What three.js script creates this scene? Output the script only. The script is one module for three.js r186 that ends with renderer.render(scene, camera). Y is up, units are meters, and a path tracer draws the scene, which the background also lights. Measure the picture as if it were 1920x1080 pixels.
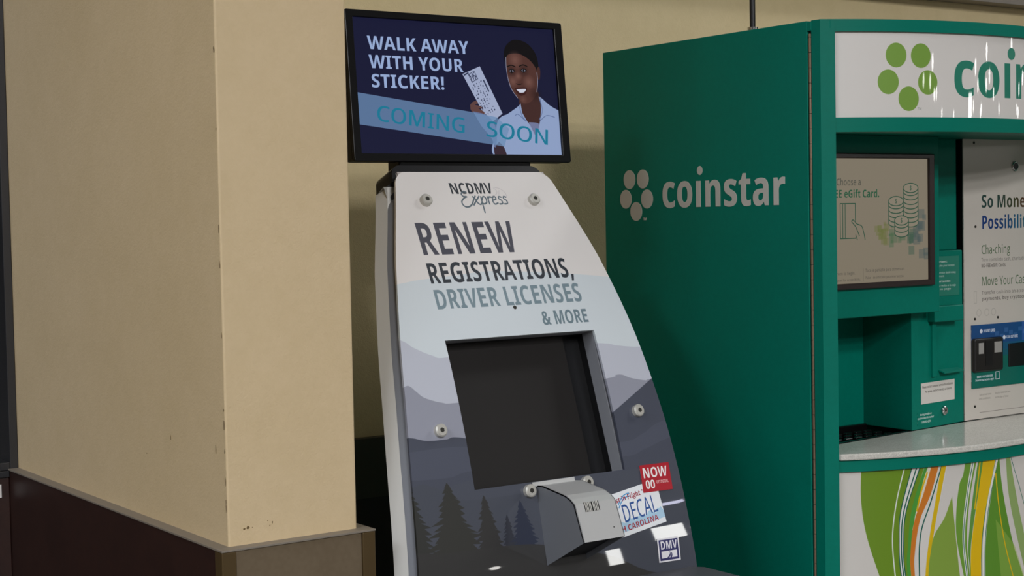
import * as THREE from 'three';
import { RoundedBoxGeometry } from 'three/addons/geometries/RoundedBoxGeometry.js';
import { TextGeometry } from 'three/addons/geometries/TextGeometry.js';
import { FontLoader } from 'three/addons/loaders/FontLoader.js';
import { mergeGeometries, mergeVertices, toCreasedNormals } from 'three/addons/utils/BufferGeometryUtils.js';
import { RectAreaLightUniformsLib } from 'three/addons/lights/RectAreaLightUniformsLib.js';

RectAreaLightUniformsLib.init();
const scene = new THREE.Scene();
scene.background = new THREE.Color(0.004, 0.005, 0.008);          // night outside the shop window

// ---------------------------------------------------------------- camera
const camera = new THREE.PerspectiveCamera(20.732, 1920 / 1080, 0.05, 60);
camera.position.set(0, 1.45, 0);
camera.quaternion.setFromRotationMatrix(new THREE.Matrix4().makeBasis(
  new THREE.Vector3(0.81998507, -0.01902538, 0.57206863),
  new THREE.Vector3(0.04099925, 0.99883248, -0.0255487),
  new THREE.Vector3(-0.57091466, 0.04440394, 0.81980775)));
scene.add(camera);

// ---------------------------------------------------------------- renderer, exposure
const renderer = new THREE.WebGLRenderer({ antialias: true });
renderer.toneMapping = THREE.LinearToneMapping;
renderer.toneMappingExposure = 0.55;
renderer.shadowMap.enabled = true;

// ---------------------------------------------------------------- unseen ceiling lights of the shop, side sets added: [x, z] of each fixture
const CEILING = 6, LAMP_W = 0.6, LAMP_D = 1.2;
const WARM = [0.985, 0.985, 1], COOL = [0.92, 0.97, 1.06];
const FIXTURES = [];                                                // x, z, tone, power
for (const z of [6.6, 8.8, 11]) for (const x of [-1.5, -0.5, 0.5]) FIXTURES.push([x, z, WARM, 150]);
for (const [x, z] of [[7.4, -0.9], [9.4, -0.4]]) FIXTURES.push([x, z, WARM, 70]);  // right pair added out of view to brighten the pillar front and sign
for (const [x, z] of [[-4.4, -0.4], [-5.8, 1.6], [-7.4, -0.4], [-7.6, 3.2], [-6.0, -2.0]]) FIXTURES.push([x, z, COOL, 80]);  // cool left set added out of view to brighten the pillar's left face

// ---------------------------------------------------------------- helpers
function rng(seed) { let s = seed | 0; return () => { s = (s + 0x6d2b79f5) | 0; let t = Math.imul(s ^ (s >>> 15), 1 | s); t = (t + Math.imul(t ^ (t >>> 7), 61 | t)) ^ t; return ((t ^ (t >>> 14)) >>> 0) / 4294967296; }; }
const taken = new Map();
function numbered(name) { const n = taken.get(name) ?? 0; taken.set(name, n + 1); return n ? name + '_' + String(n).padStart(3, '0') : name; }
const origin = new WeakMap();
function thing(name, label, category, base, group) {
  const g = new THREE.Group(); g.name = numbered(name); g.position.set(...base); scene.add(g); origin.set(g, new THREE.Vector3(...base));
  g.userData = { label, category }; if (group) g.userData.group = group;
  return g;
}
function finish(m) { m.castShadow = true; m.receiveShadow = true; return m; }
// a part: geometry given in world metres, stored relative to the thing's base
function part(parent, name, geo, mat, label) {
  const o = origin.get(parent); geo.translate(-o.x, -o.y, -o.z);
  const m = finish(new THREE.Mesh(geo, mat)); m.name = name; parent.add(m); origin.set(m, o);
  if (label) m.userData.label = label;
  return m;
}
function structure(name, geo, mat, label) {
  const m = finish(new THREE.Mesh(geo, mat)); m.name = name; scene.add(m); origin.set(m, new THREE.Vector3());
  m.userData = { kind: 'structure', label, category: name.split('_')[0] }; return m;
}
function single(name, label, category, geo, mat, group) {
  geo.computeBoundingBox(); const b = geo.boundingBox, c = [(b.min.x + b.max.x) / 2, b.min.y, (b.min.z + b.max.z) / 2];
  geo.translate(-c[0], -c[1], -c[2]);
  const m = finish(new THREE.Mesh(geo, mat)); m.name = numbered(name); m.position.set(...c); scene.add(m);
  m.userData = { label, category }; if (group) m.userData.group = group; return m;
}
// uv in metres, chosen by the way each face points
function metreUV(g) {
  if (g.index) g = g.toNonIndexed();
  const p = g.attributes.position, uv = new Float32Array(p.count * 2), a = new THREE.Vector3(), b = new THREE.Vector3(), c = new THREE.Vector3();
  for (let i = 0; i < p.count; i += 3) {
    a.fromBufferAttribute(p, i); b.fromBufferAttribute(p, i + 1); c.fromBufferAttribute(p, i + 2);
    const n = b.clone().sub(a).cross(c.clone().sub(a)), ax = Math.abs(n.x), ay = Math.abs(n.y), az = Math.abs(n.z);
    [a, b, c].forEach((v, k) => { const q = ax >= ay && ax >= az ? [v.z, v.y] : ay >= az ? [v.x, v.z] : [v.x, v.y]; uv[(i + k) * 2] = q[0]; uv[(i + k) * 2 + 1] = q[1]; });
  }
  g.setAttribute('uv', new THREE.BufferAttribute(uv, 2)); return g;
}
function box(x0, x1, y0, y1, z0, z1, r = 0.002) {
  const w = x1 - x0, h = y1 - y0, d = z1 - z0;
  const g = r > 0 ? new RoundedBoxGeometry(w, h, d, 2, Math.min(r, w / 2.01, h / 2.01, d / 2.01)) : new THREE.BoxGeometry(w, h, d);
  g.translate((x0 + x1) / 2, (y0 + y1) / 2, (z0 + z1) / 2); return metreUV(g);
}
// a flat outline in plan, [x, z] points, between two heights
function prism(points, y0, y1, bevel = 0) {
  const s = new THREE.Shape(points.map(([x, z]) => new THREE.Vector2(x, -z)));
  const g = new THREE.ExtrudeGeometry(s, { depth: y1 - y0 - 2 * bevel, bevelEnabled: bevel > 0, bevelSize: bevel, bevelThickness: bevel, bevelOffset: -bevel, bevelSegments: 2, curveSegments: 24 });
  g.rotateX(-Math.PI / 2); g.translate(0, y0 + bevel, 0); return metreUV(g);
}
function rod(x, z, y0, y1, r, seg = 20) { const g = new THREE.CylinderGeometry(r, r, y1 - y0, seg); g.translate(x, (y0 + y1) / 2, z); return g; }
// a disc lying on a surface: centre, outward normal
function disc(c, n, r, h, seg = 28, chamfer = 0) {
  const pts = chamfer ? [[0, 0], [r, 0], [r, h - chamfer], [r - chamfer, h], [0, h]] : [[0, 0], [r, 0], [r, h], [0, h]];
  const g = toCreasedNormals(new THREE.LatheGeometry(pts.map(([a, b]) => new THREE.Vector2(a, b)), seg), 0.5);
  g.applyQuaternion(new THREE.Quaternion().setFromUnitVectors(new THREE.Vector3(0, 1, 0), n.clone().normalize())); g.translate(c.x, c.y, c.z); return g;
}

// ---------------------------------------------------------------- textures
function canvas(w, h, draw, srgb = true) {
  const c = document.createElement('canvas'); c.width = w; c.height = h; draw(c.getContext('2d'), w, h);
  const t = new THREE.CanvasTexture(c); if (srgb) t.colorSpace = THREE.SRGBColorSpace; t.magFilter = THREE.LinearFilter; t.anisotropy = 8; return t;
}
// layered value noise that wraps, grey 0..1
function noiseField(n, seed, octaves) {
  const f = new Float32Array(n * n), r = rng(seed);
  for (const [cells, amp] of octaves) {
    const g = new Float32Array(cells * cells).map(() => r() * 2 - 1);
    for (let y = 0; y < n; y++) for (let x = 0; x < n; x++) {
      const u = x / n * cells, v = y / n * cells, i = Math.floor(u), j = Math.floor(v), a = u - i, b = v - j, s = a * a * (3 - 2 * a), t = b * b * (3 - 2 * b), i1 = (i + 1) % cells, j1 = (j + 1) % cells;
      f[y * n + x] += amp * ((g[j * cells + i] * (1 - s) + g[j * cells + i1] * s) * (1 - t) + (g[j1 * cells + i] * (1 - s) + g[j1 * cells + i1] * s) * t);
    }
  }
  return f;
}
function noiseTexture(n, seed, octaves, metres, base, spread, srgb = true) {
  const f = noiseField(n, seed, octaves), d = new Uint8Array(n * n * 4);
  for (let i = 0; i < n * n; i++) { for (let c = 0; c < 3; c++) d[i * 4 + c] = Math.max(0, Math.min(255, base[c] + f[i] * spread[c])); d[i * 4 + 3] = 255; }
  const t = new THREE.DataTexture(d, n, n); t.wrapS = t.wrapT = THREE.RepeatWrapping; t.magFilter = THREE.LinearFilter; t.repeat.set(1 / metres, 1 / metres); if (srgb) t.colorSpace = THREE.SRGBColorSpace; t.needsUpdate = true; return t;
}
// lettering: fitted between x0 and x1 with the given cap height, in canvas pixels
function fit(ctx, str, x0, x1, base, cap, font = 'bold', family = 'sans-serif', ratio = 0.714) {
  const size = cap / ratio; ctx.save(); ctx.font = `${font} ${size}px ${family}`; ctx.textBaseline = 'alphabetic'; ctx.textAlign = 'left';
  const w = ctx.measureText(str).width; ctx.translate(x0, base); ctx.scale((x1 - x0) / w, 1); ctx.fillText(str, 0, 0); ctx.restore();
}
// a smooth line through points, on a canvas context
function smooth(ctx, pts, move = true) {
  if (move) ctx.moveTo(...pts[0]); else ctx.lineTo(...pts[0]);
  for (let i = 0; i < pts.length - 1; i++) {
    const p0 = pts[Math.max(0, i - 1)], p1 = pts[i], p2 = pts[i + 1], p3 = pts[Math.min(pts.length - 1, i + 2)];
    ctx.bezierCurveTo(p1[0] + (p2[0] - p0[0]) / 6, p1[1] + (p2[1] - p0[1]) / 6, p2[0] - (p3[0] - p1[0]) / 6, p2[1] - (p3[1] - p1[1]) / 6, p2[0], p2[1]);
  }
}

// ---------------------------------------------------------------- materials
const std = (o) => new THREE.MeshPhysicalMaterial(o);
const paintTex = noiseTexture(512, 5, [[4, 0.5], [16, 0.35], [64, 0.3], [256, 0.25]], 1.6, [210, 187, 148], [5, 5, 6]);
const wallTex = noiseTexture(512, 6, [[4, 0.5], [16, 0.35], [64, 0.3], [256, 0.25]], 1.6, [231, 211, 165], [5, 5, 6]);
const paintBump = noiseTexture(512, 9, [[64, 0.4], [256, 0.6]], 0.5, [128, 128, 128], [90, 90, 90], false);
const M = {
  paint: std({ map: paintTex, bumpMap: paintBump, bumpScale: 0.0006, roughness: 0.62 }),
  wallPaint: std({ map: wallTex, bumpMap: paintBump, bumpScale: 0.0006, roughness: 0.7 }),
  ceiling: std({ color: 0x5c5a56, roughness: 0.9 }),  // kept dark so the unseen ceiling bounces less light
  shopWall: std({ color: 0x5d5549, roughness: 0.8 }),
  floor: std({ map: noiseTexture(512, 21, [[8, 0.5], [64, 0.5], [256, 0.5]], 1.2, [88, 84, 78], [9, 9, 9]), roughness: 0.4 }),  // toned dark to weaken light bounced up from the unseen floor
  soffit: std({ color: 0x7d766c, roughness: 0.6 }),
  walnut: std({ map: noiseTexture(256, 31, [[6, 0.5], [32, 0.5], [128, 0.4]], 0.6, [44, 25, 20], [6, 4, 3]), roughness: 0.42 }),
  steelPanel: std({ map: noiseTexture(256, 33, [[8, 0.5], [64, 0.5]], 0.4, [118, 103, 82], [5, 5, 5]), roughness: 0.45, metalness: 0.35 }),
  bronze: std({ color: 0x57462a, roughness: 0.4, metalness: 0.35 }),
  ledge: std({ color: 0x857c70, roughness: 0.5, metalness: 0.15 }),
  windowFrame: std({ color: 0x3a3a3c, roughness: 0.35, metalness: 0.5 }),
  glass: std({ color: 0xffffff, transmission: 1, thickness: 0, roughness: 0.02, ior: 1.5 }),
  chip: std({ color: 0x6f5a38, roughness: 0.9 }),
  edgeChip: std({ color: 0x8d795a, roughness: 0.9 }),
  black: std({ color: 0x0d0d0f, roughness: 0.38 }),
  monitorBlack: std({ color: 0x08080a, roughness: 0.35, specularIntensity: 0.6 }),
  darkGap: std({ color: 0x83868d, roughness: 0.55 }),
  shell: std({ color: 0xd6d4ce, roughness: 0.4 }),
  opening: std({ color: 0x9b9da3, roughness: 0.35, metalness: 0.2 }),
  offScreen: std({ color: 0x15110f, roughness: 0.5 }),
  innerBlack: std({ color: 0x08080a, roughness: 0.35 }),
  steel: std({ color: 0xd8d8d6, roughness: 0.36, metalness: 0.42 }),
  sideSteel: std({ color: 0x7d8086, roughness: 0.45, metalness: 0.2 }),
  standoff: std({ color: 0xc9c6bd, roughness: 0.4, metalness: 0.35 }),
  socket: std({ color: 0x26241c, roughness: 0.6 }),
  shelfGrey: std({ color: 0x54555a, roughness: 0.45 }),
  green: std({ map: noiseTexture(256, 41, [[8, 0.4], [64, 0.5], [128, 0.4]], 0.5, [0, 116, 98], [0, 3, 3]), roughness: 0.45, specularIntensity: 0.25 }),
  hinge: std({ color: 0x8f7a66, roughness: 0.4, metalness: 0.6 }),
  print: std({ color: 0xc4c2bb, roughness: 0.5 }),
  granite: std({ map: noiseTexture(512, 51, [[32, 0.2], [128, 0.5], [256, 0.9]], 0.14, [204, 201, 192], [28, 27, 26]), roughness: 0.12 }),
  trayBlack: std({ color: 0x0c0c0d, roughness: 0.25 }),
  bezel: std({ color: 0x2b201e, roughness: 0.3 }),
  chrome: std({ color: 0xc8c8c6, roughness: 0.18, metalness: 1 }),
};
const printed = (tex, rough = 0.3, extra = {}) => std({ map: tex, roughness: rough, ...extra });
const glowing = (tex, power) => std({ color: 0x030303, roughness: 0.3, specularIntensity: 0.5, emissive: 0xffffff, emissiveMap: tex, emissiveIntensity: power });

// ================================================================ THE SETTING
const WALL = -3.62, X0 = -10, X1 = 48, Z1 = 46;
structure('floor', box(X0 - 0.2, X1 + 0.2, -0.15, 0, WALL - 0.2, Z1 + 0.2, 0), M.floor, 'unseen speckled shop floor, darkened to cut bounced light');
structure('ceiling', box(X0 - 0.2, X1 + 0.2, CEILING, CEILING + 0.15, WALL - 0.2, Z1 + 0.2, 0), M.ceiling, 'unseen shop ceiling, darkened to cut bounced light');
structure('wall_left', box(X0 - 0.2, X0, 0, CEILING, WALL - 0.2, Z1 + 0.2, 0), M.shopWall, 'far left wall of the shop');
structure('wall_right', box(X1, X1 + 0.2, 0, CEILING, WALL - 0.2, Z1 + 0.2, 0), M.shopWall, 'far right wall of the shop');
structure('wall_front', box(X0, X1, 0, CEILING, Z1, Z1 + 0.2, 0), M.shopWall, 'opposite wall of the shop');
// the back wall, with a window opening left of the pillar
const WIN = { x0: -0.9, x1: 1.1175, y0: 0.895, y1: 2.9 }, WF = 0.019;
structure('wall_back', mergeGeometries([
  box(X0, WIN.x0, 0, CEILING, WALL - 0.15, WALL, 0), box(WIN.x0, WIN.x1, 0, WIN.y0, WALL - 0.15, WALL, 0),
  box(WIN.x0, WIN.x1, WIN.y1, CEILING, WALL - 0.15, WALL, 0), box(WIN.x1, X1, 0, CEILING, WALL - 0.15, WALL, 0)]), M.wallPaint, 'cream painted wall behind the two kiosks');
{
  const w = structure('window_1', mergeGeometries([
    box(WIN.x0, WIN.x0 + WF, WIN.y0, WIN.y1, WALL - 0.1, WALL + 0.02), box(WIN.x1 - WF, WIN.x1, WIN.y0, WIN.y1, WALL - 0.1, WALL + 0.02),
    box(WIN.x0 + WF, WIN.x1 - WF, WIN.y0, WIN.y0 + WF, WALL - 0.1, WALL + 0.02), box(WIN.x0 + WF, WIN.x1 - WF, WIN.y1 - WF, WIN.y1, WALL - 0.1, WALL + 0.02)]), M.windowFrame, 'dark metal window frame beside the pillar');
  part(w, 'pane', box(WIN.x0 + WF, WIN.x1 - WF, WIN.y0 + WF, WIN.y1 - WF, WALL - 0.055, WALL - 0.049, 0), M.glass);
}
// dark wainscot on the back wall: a top rail over a recessed panel
{
  const wl = structure('trim_1', box(X0, 1.0955, 0, 0.88, WALL, WALL + 0.02), M.walnut, 'dark walnut wainscot under the window');
  part(wl, 'window_ledge', box(X0, 1.0955, 0.88, 0.895, WALL, WALL + 0.025), M.windowFrame);
  part(wl, 'notice_label', box(1.0615, 1.077, 0.835, 0.865, WALL + 0.0195, WALL + 0.0206, 0), printed(canvas(64, 128, (c) => { c.fillStyle = '#d8d4d0'; c.fillRect(0, 0, 64, 128); c.fillStyle = '#b0282e'; c.fillRect(6, 24, 34, 60); }), 0.5), 'small white and red label');
  const wr = structure('trim_2', box(1.4, X1, 0, 0.72, WALL, WALL + 0.015), M.walnut, 'dark wainscot behind the kiosks');
  part(wr, 'cap_rail', box(1.4, X1, 0.72, 0.88, WALL, WALL + 0.025), std({ color: 0x3c3a2c, roughness: 0.5 }));
}
structure('trim_3', box(1.4, X1, 2.165, 2.6, WALL, WALL + 0.07), M.soffit, 'grey fascia running along the back wall above the green kiosk');
// the pillar with its clad foot
{
  const p = structure('pillar', box(1.118, 1.368, 0.88, CEILING, WALL - 0.01, -2.465, 0.004), M.paint, 'cream painted pillar with chipped edge and dark clad foot');
  p.userData.category = 'pillar';
  part(p, 'core', box(1.12, 1.366, 0, 0.88, WALL, -2.467, 0), M.walnut);
  part(p, 'wainscot_panel', box(1.096, 1.119, 0, 0.8955, WALL, -2.447), M.walnut, 'dark brown side panel');
  part(p, 'wainscot_panel', box(1.121, 1.365, 0, 0.8955, -2.468, -2.443), M.steelPanel, 'grey front panel');
  part(p, 'wainscot_panel', box(1.367, 1.389, 0, 0.8955, WALL, -2.447), M.walnut, 'dark brown side panel');
  for (const [a, b] of [[1.094, 1.121], [1.365, 1.391]]) part(p, 'corner_guard', box(a, b, 0, 0.8955, -2.47, -2.440), M.bronze, 'bronze corner guard');
  part(p, 'cap_rail', mergeGeometries([box(1.0935, 1.3915, 0.8955, 0.899, -2.4663, -2.4395, 0.0006), box(1.0935, 1.119, 0.8955, 0.899, WALL, -2.4663, 0.0006), box(1.367, 1.3915, 0.8955, 0.899, WALL, -2.4663, 0.0006)]), M.ledge, 'thin grey metal cap');
  // paint knocked off the corner and the faces
  const r = rng(77);
  const chip = (x, y, z, w, h, n, m = M.chip) => {
    const pts = []; for (let k = 0; k < 9; k++) { const a = k / 9 * Math.PI * 2, q = 0.55 + 0.45 * r(); pts.push(new THREE.Vector2(Math.cos(a) * w * q, Math.sin(a) * h * q)); }
    const g = new THREE.ExtrudeGeometry(new THREE.Shape(pts), { depth: 0.0004, bevelEnabled: false });
    if (n === 'x') g.rotateY(-Math.PI / 2); g.translate(x, y, z); part(p, 'paint_chip', g, m);
  };
  for (const [x, y, w, h] of [[1.155, 0.928, 0.004, 0.003], [1.148, 0.926, 0.003, 0.002], [1.163, 0.927, 0.0012, 0.001], [1.201, 0.931, 0.0012, 0.003], [1.196, 0.926, 0.0012, 0.0014], [1.192, 0.935, 0.001, 0.001]]) chip(x, y, -2.465, w, h, 'z');
  for (const [z, y, w, h] of [[-2.506, 1.062, 0.0016, 0.011], [-2.703, 1.062, 0.0015, 0.006], [-2.82, 1.02, 0.0012, 0.002]]) chip(1.1178, y, z, w, h, 'x');
  for (const y of [1.745, 1.742, 1.61, 1.44, 1.38, 1.26, 1.133, 1.108, 1.062, 1.01, 0.975, 0.965]) { chip(1.1178, y, -2.4698, 0.0012 + r() * 0.0016, 0.003 + r() * 0.008, 'x', M.edgeChip); }
}
// ceiling fixtures: a lit panel in a metal tray, with its own light just below
FIXTURES.forEach(([x, z, tone, power]) => {
  const t = thing('unseen_ceiling_light', 'unseen white panel light in the shop ceiling, placed for its light', 'ceiling light', [x, CEILING, z], 'panel lights in the shop ceiling');
  part(t, 'tray', box(x - LAMP_W / 2 - 0.03, x + LAMP_W / 2 + 0.03, CEILING - 0.04, CEILING, z - LAMP_D / 2 - 0.03, z + LAMP_D / 2 + 0.03), M.ceiling);
  part(t, 'diffuser', box(x - LAMP_W / 2, x + LAMP_W / 2, CEILING - 0.045, CEILING - 0.039, z - LAMP_D / 2, z + LAMP_D / 2, 0), std({ color: 0xffffff, emissive: new THREE.Color(...tone), emissiveIntensity: 12 }));
  const l = new THREE.RectAreaLight(new THREE.Color(...tone), power, LAMP_W, LAMP_D);
  l.position.set(0, -0.06, 0); l.rotation.x = -Math.PI / 2; t.add(l);
});

// pendant lamps far down the shop, which the curved sign mirrors as thin streaks
{
  const r = rng(19), globe = std({ color: 0xffffff, emissive: new THREE.Color(1, 0.97, 0.92), emissiveIntensity: 26 });
  for (let i = 0; i < 22; i++) {
    let deg, d; do { deg = 20 + 44 * r(); d = 22 + 23 * Math.pow(r(), 0.8); } while (deg > 26.5 && deg < 38.5 && d < 38);
    const az = deg * Math.PI / 180, x = 2.9 + Math.sin(az) * d, z = -2.27 + Math.cos(az) * d;
    const t = thing('pendant_lamp', 'white globe pendant lamp hanging far down the shop', 'pendant lamp', [x, CEILING, z], 'globe pendant lamps far down the shop');
    part(t, 'cord', rod(x, z, 4.42, CEILING, 0.012, 8), M.black);
    part(t, 'lamp_cap', new THREE.CylinderGeometry(0.05, 0.14, 0.12, 20).translate(x, 4.40, z), M.black);
    part(t, 'globe', new THREE.SphereGeometry(0.17, 20, 14).translate(x, 4.2, z), globe);
    const l = new THREE.PointLight(new THREE.Color(1, 0.97, 0.92), 3); l.position.set(0, 4.2 - CEILING, 0); l.shadow.radius = 8; t.add(l);
  }
  // lit panels standing on the far shop floor, mirrored in the foot of the registration kiosk
  for (const [az, el, w, h, tone, label] of [[39.7, 4.75, 0.66, 0.95, [1, 1, 0.97], 'wide lit white sign panel on a post far down the shop'], [37.3, 2.8, 0.30, 1.1, [1, 1, 0.97], 'narrow lit white sign panel on a post far down the shop'], [40.3, 8.45, 0.62, 0.22, [0.62, 0.62, 0.8], 'long low bluish lit sign on a tall post far down the shop']]) {
    const d = h < 0.3 ? 34 : 30, a = az * Math.PI / 180, x = 2.0 + Math.sin(a) * d, z = -2.39 + Math.cos(a) * d, y = 0.81 + Math.tan(el * Math.PI / 180) * d;
    const t = thing('lit_sign', label, 'sign', [x, 0, z]); t.rotation.y = a + Math.PI; origin.set(t, new THREE.Vector3());
    part(t, 'post', box(-0.04, 0.04, 0, y - h / 2, -0.06, 0.0), M.black);
    part(t, 'lit_panel', box(-w / 2, w / 2, y - h / 2, y + h / 2, 0, 0.03, 0.004), std({ color: 0xffffff, emissive: new THREE.Color(...tone), emissiveIntensity: 22 }));
    const l = new THREE.RectAreaLight(new THREE.Color(...tone), 8, w, h); l.position.set(0, y, 0.05); l.rotation.y = Math.PI; t.add(l);
  }
}

// ================================================================ THE REGISTRATION KIOSK
// the front follows one curve: depth as a function of height
const CX = 1.775, PZ = (y) => { const q = Math.max(y, 0.5) - 1.2; return -0.28256 * q * q - 0.40263 * q - 2.50764; };
const PN = (y) => { const s = y < 0.5 ? 0 : -0.56512 * (y - 1.2) - 0.40263; return new THREE.Vector3(0, -s, 1).normalize(); };
const WID = [[0.0, 0.30], [0.5, 0.325], [0.73, 0.327], [0.85, 0.320], [1.0, 0.308], [1.1, 0.296], [1.225, 0.277], [1.36, 0.246], [1.407, 0.2315], [1.48, 0.206], [1.545, 0.184], [1.6, 0.167]];
function halfWidth(y) {                                            // Catmull-Rom through the table
  let i = 0; while (i < WID.length - 2 && WID[i + 1][0] < y) i++;
  const p = (k) => WID[Math.max(0, Math.min(WID.length - 1, k))], [x1, y1] = p(i), [x2, y2] = p(i + 1), t = (y - x1) / (x2 - x1);
  const m1 = i > 0 ? (y2 - p(i - 1)[1]) / (x2 - p(i - 1)[0]) * (x2 - x1) : y2 - y1, m2 = i < WID.length - 2 ? (p(i + 2)[1] - y1) / (p(i + 2)[0] - x1) * (x2 - x1) : y2 - y1;
  return (2 * t ** 3 - 3 * t * t + 1) * y1 + (t ** 3 - 2 * t * t + t) * m1 + (-2 * t ** 3 + 3 * t * t) * y2 + (t ** 3 - t * t) * m2;
}
const onPlate = (dx, y, off = 0) => { const n = PN(y); return new THREE.Vector3(1.765 + dx, y + n.y * off, PZ(y) + n.z * off); };
const ART = { x0: 1.765 - 0.34, x1: 1.765 + 0.36, y0: 0.60, y1: 1.56 };
// a curved slab between two offsets from that curve, with an optional rectangular opening
function slab({ top, bottom, front, back, inset = 0, insetBack = inset, radius = 0.02, hole = null, flat = null }) {
  const rows = new Set(); const N = 72;
  for (let k = 0; k <= N; k++) rows.add(+(bottom + (top - bottom) * k / N).toFixed(5));
  for (let k = 0; k <= 10; k++) rows.add(+(top - radius * (1 - Math.cos(k / 10 * Math.PI / 2))).toFixed(5));
  if (hole) { rows.add(hole.y0); rows.add(hole.y1); }
  const ys = [...rows].sort((a, b) => a - b), nz = 8, cols = 3 * nz + 1;
  const width = (y, side) => { let w = (flat ?? halfWidth(y)) - (side ? insetBack : inset); const e = y - (top - radius); if (e > 0) w -= radius - Math.sqrt(Math.max(0, radius * radius - e * e)); return w; };
  const pos = [], uv = [], idx = [];
  const xAt = (y, c, side) => { const w = width(y, side), h0 = hole ? hole.x0 : CX - w / 3, h1 = hole ? hole.x1 : CX + w / 3, z = Math.min(2, Math.floor(c / nz)), t = c / nz - z; return z === 0 ? CX - w + (h0 - CX + w) * t : z === 1 ? h0 + (h1 - h0) * t : h1 + (CX + w - h1) * t; };
  for (const off of [front, back]) for (const y of ys) for (let c = 0; c < cols; c++) {
    const x = xAt(y, c, off === back), p = onPlate(x - 1.765, y, off); pos.push(p.x, p.y, p.z); uv.push((x - ART.x0) / (ART.x1 - ART.x0), (y - ART.y0) / (ART.y1 - ART.y0));
  }
  const at = (s, r, c) => s * ys.length * cols + r * cols + c, R = ys.length;
  const open = (r, c) => !!hole && ys[r] >= hole.y0 - 1e-6 && ys[r + 1] <= hole.y1 + 1e-6 && c >= nz && c < 2 * nz;
  const quad = (a, b, c, d) => idx.push(a, b, c, a, c, d);
  for (let r = 0; r < R - 1; r++) for (let c = 0; c < cols - 1; c++) {
    if (open(r, c)) continue;
    quad(at(0, r, c), at(0, r, c + 1), at(0, r + 1, c + 1), at(0, r + 1, c)); quad(at(1, r, c + 1), at(1, r, c), at(1, r + 1, c), at(1, r + 1, c + 1));
  }
  for (let r = 0; r < R - 1; r++) { quad(at(1, r, 0), at(0, r, 0), at(0, r + 1, 0), at(1, r + 1, 0)); quad(at(0, r, cols - 1), at(1, r, cols - 1), at(1, r + 1, cols - 1), at(0, r + 1, cols - 1)); }
  for (let c = 0; c < cols - 1; c++) { quad(at(0, R - 1, c), at(0, R - 1, c + 1), at(1, R - 1, c + 1), at(1, R - 1, c)); quad(at(1, 0, c), at(1, 0, c + 1), at(0, 0, c + 1), at(0, 0, c)); }
  if (hole) {
    for (let r = 0; r < R - 1; r++) if (open(r, nz)) { quad(at(0, r, nz), at(1, r, nz), at(1, r + 1, nz), at(0, r + 1, nz)); quad(at(1, r, 2 * nz), at(0, r, 2 * nz), at(0, r + 1, 2 * nz), at(1, r + 1, 2 * nz)); }
    const r0 = ys.indexOf(hole.y0), r1 = ys.indexOf(hole.y1);
    for (let c = nz; c < 2 * nz; c++) { quad(at(0, r0, c), at(0, r0, c + 1), at(1, r0, c + 1), at(1, r0, c)); quad(at(1, r1, c), at(1, r1, c + 1), at(0, r1, c + 1), at(0, r1, c)); }
  }
  const g = new THREE.BufferGeometry(); g.setAttribute('position', new THREE.Float32BufferAttribute(pos, 3)); g.setAttribute('uv', new THREE.Float32BufferAttribute(uv, 2)); g.setIndex(idx);
  return toCreasedNormals(g, 0.6);
}
// a printed patch lying on the front, cut from a rectangle turned by an angle: centre (dx, y), size
function patch(dx, y, w, h, turn = 0, off = 0.0008, thick = 0.0006) {
  const g = new THREE.BoxGeometry(w, h, thick, 10, 10, 1), p = g.attributes.position, c = Math.cos(turn), s = Math.sin(turn);
  for (let i = 0; i < p.count; i++) { const a = p.getX(i), b = p.getY(i), q = onPlate(dx + a * c - b * s, y + a * s + b * c, off + p.getZ(i)); p.setXYZ(i, q.x, q.y, q.z); }
  g.computeVertexNormals(); return g;
}

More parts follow.
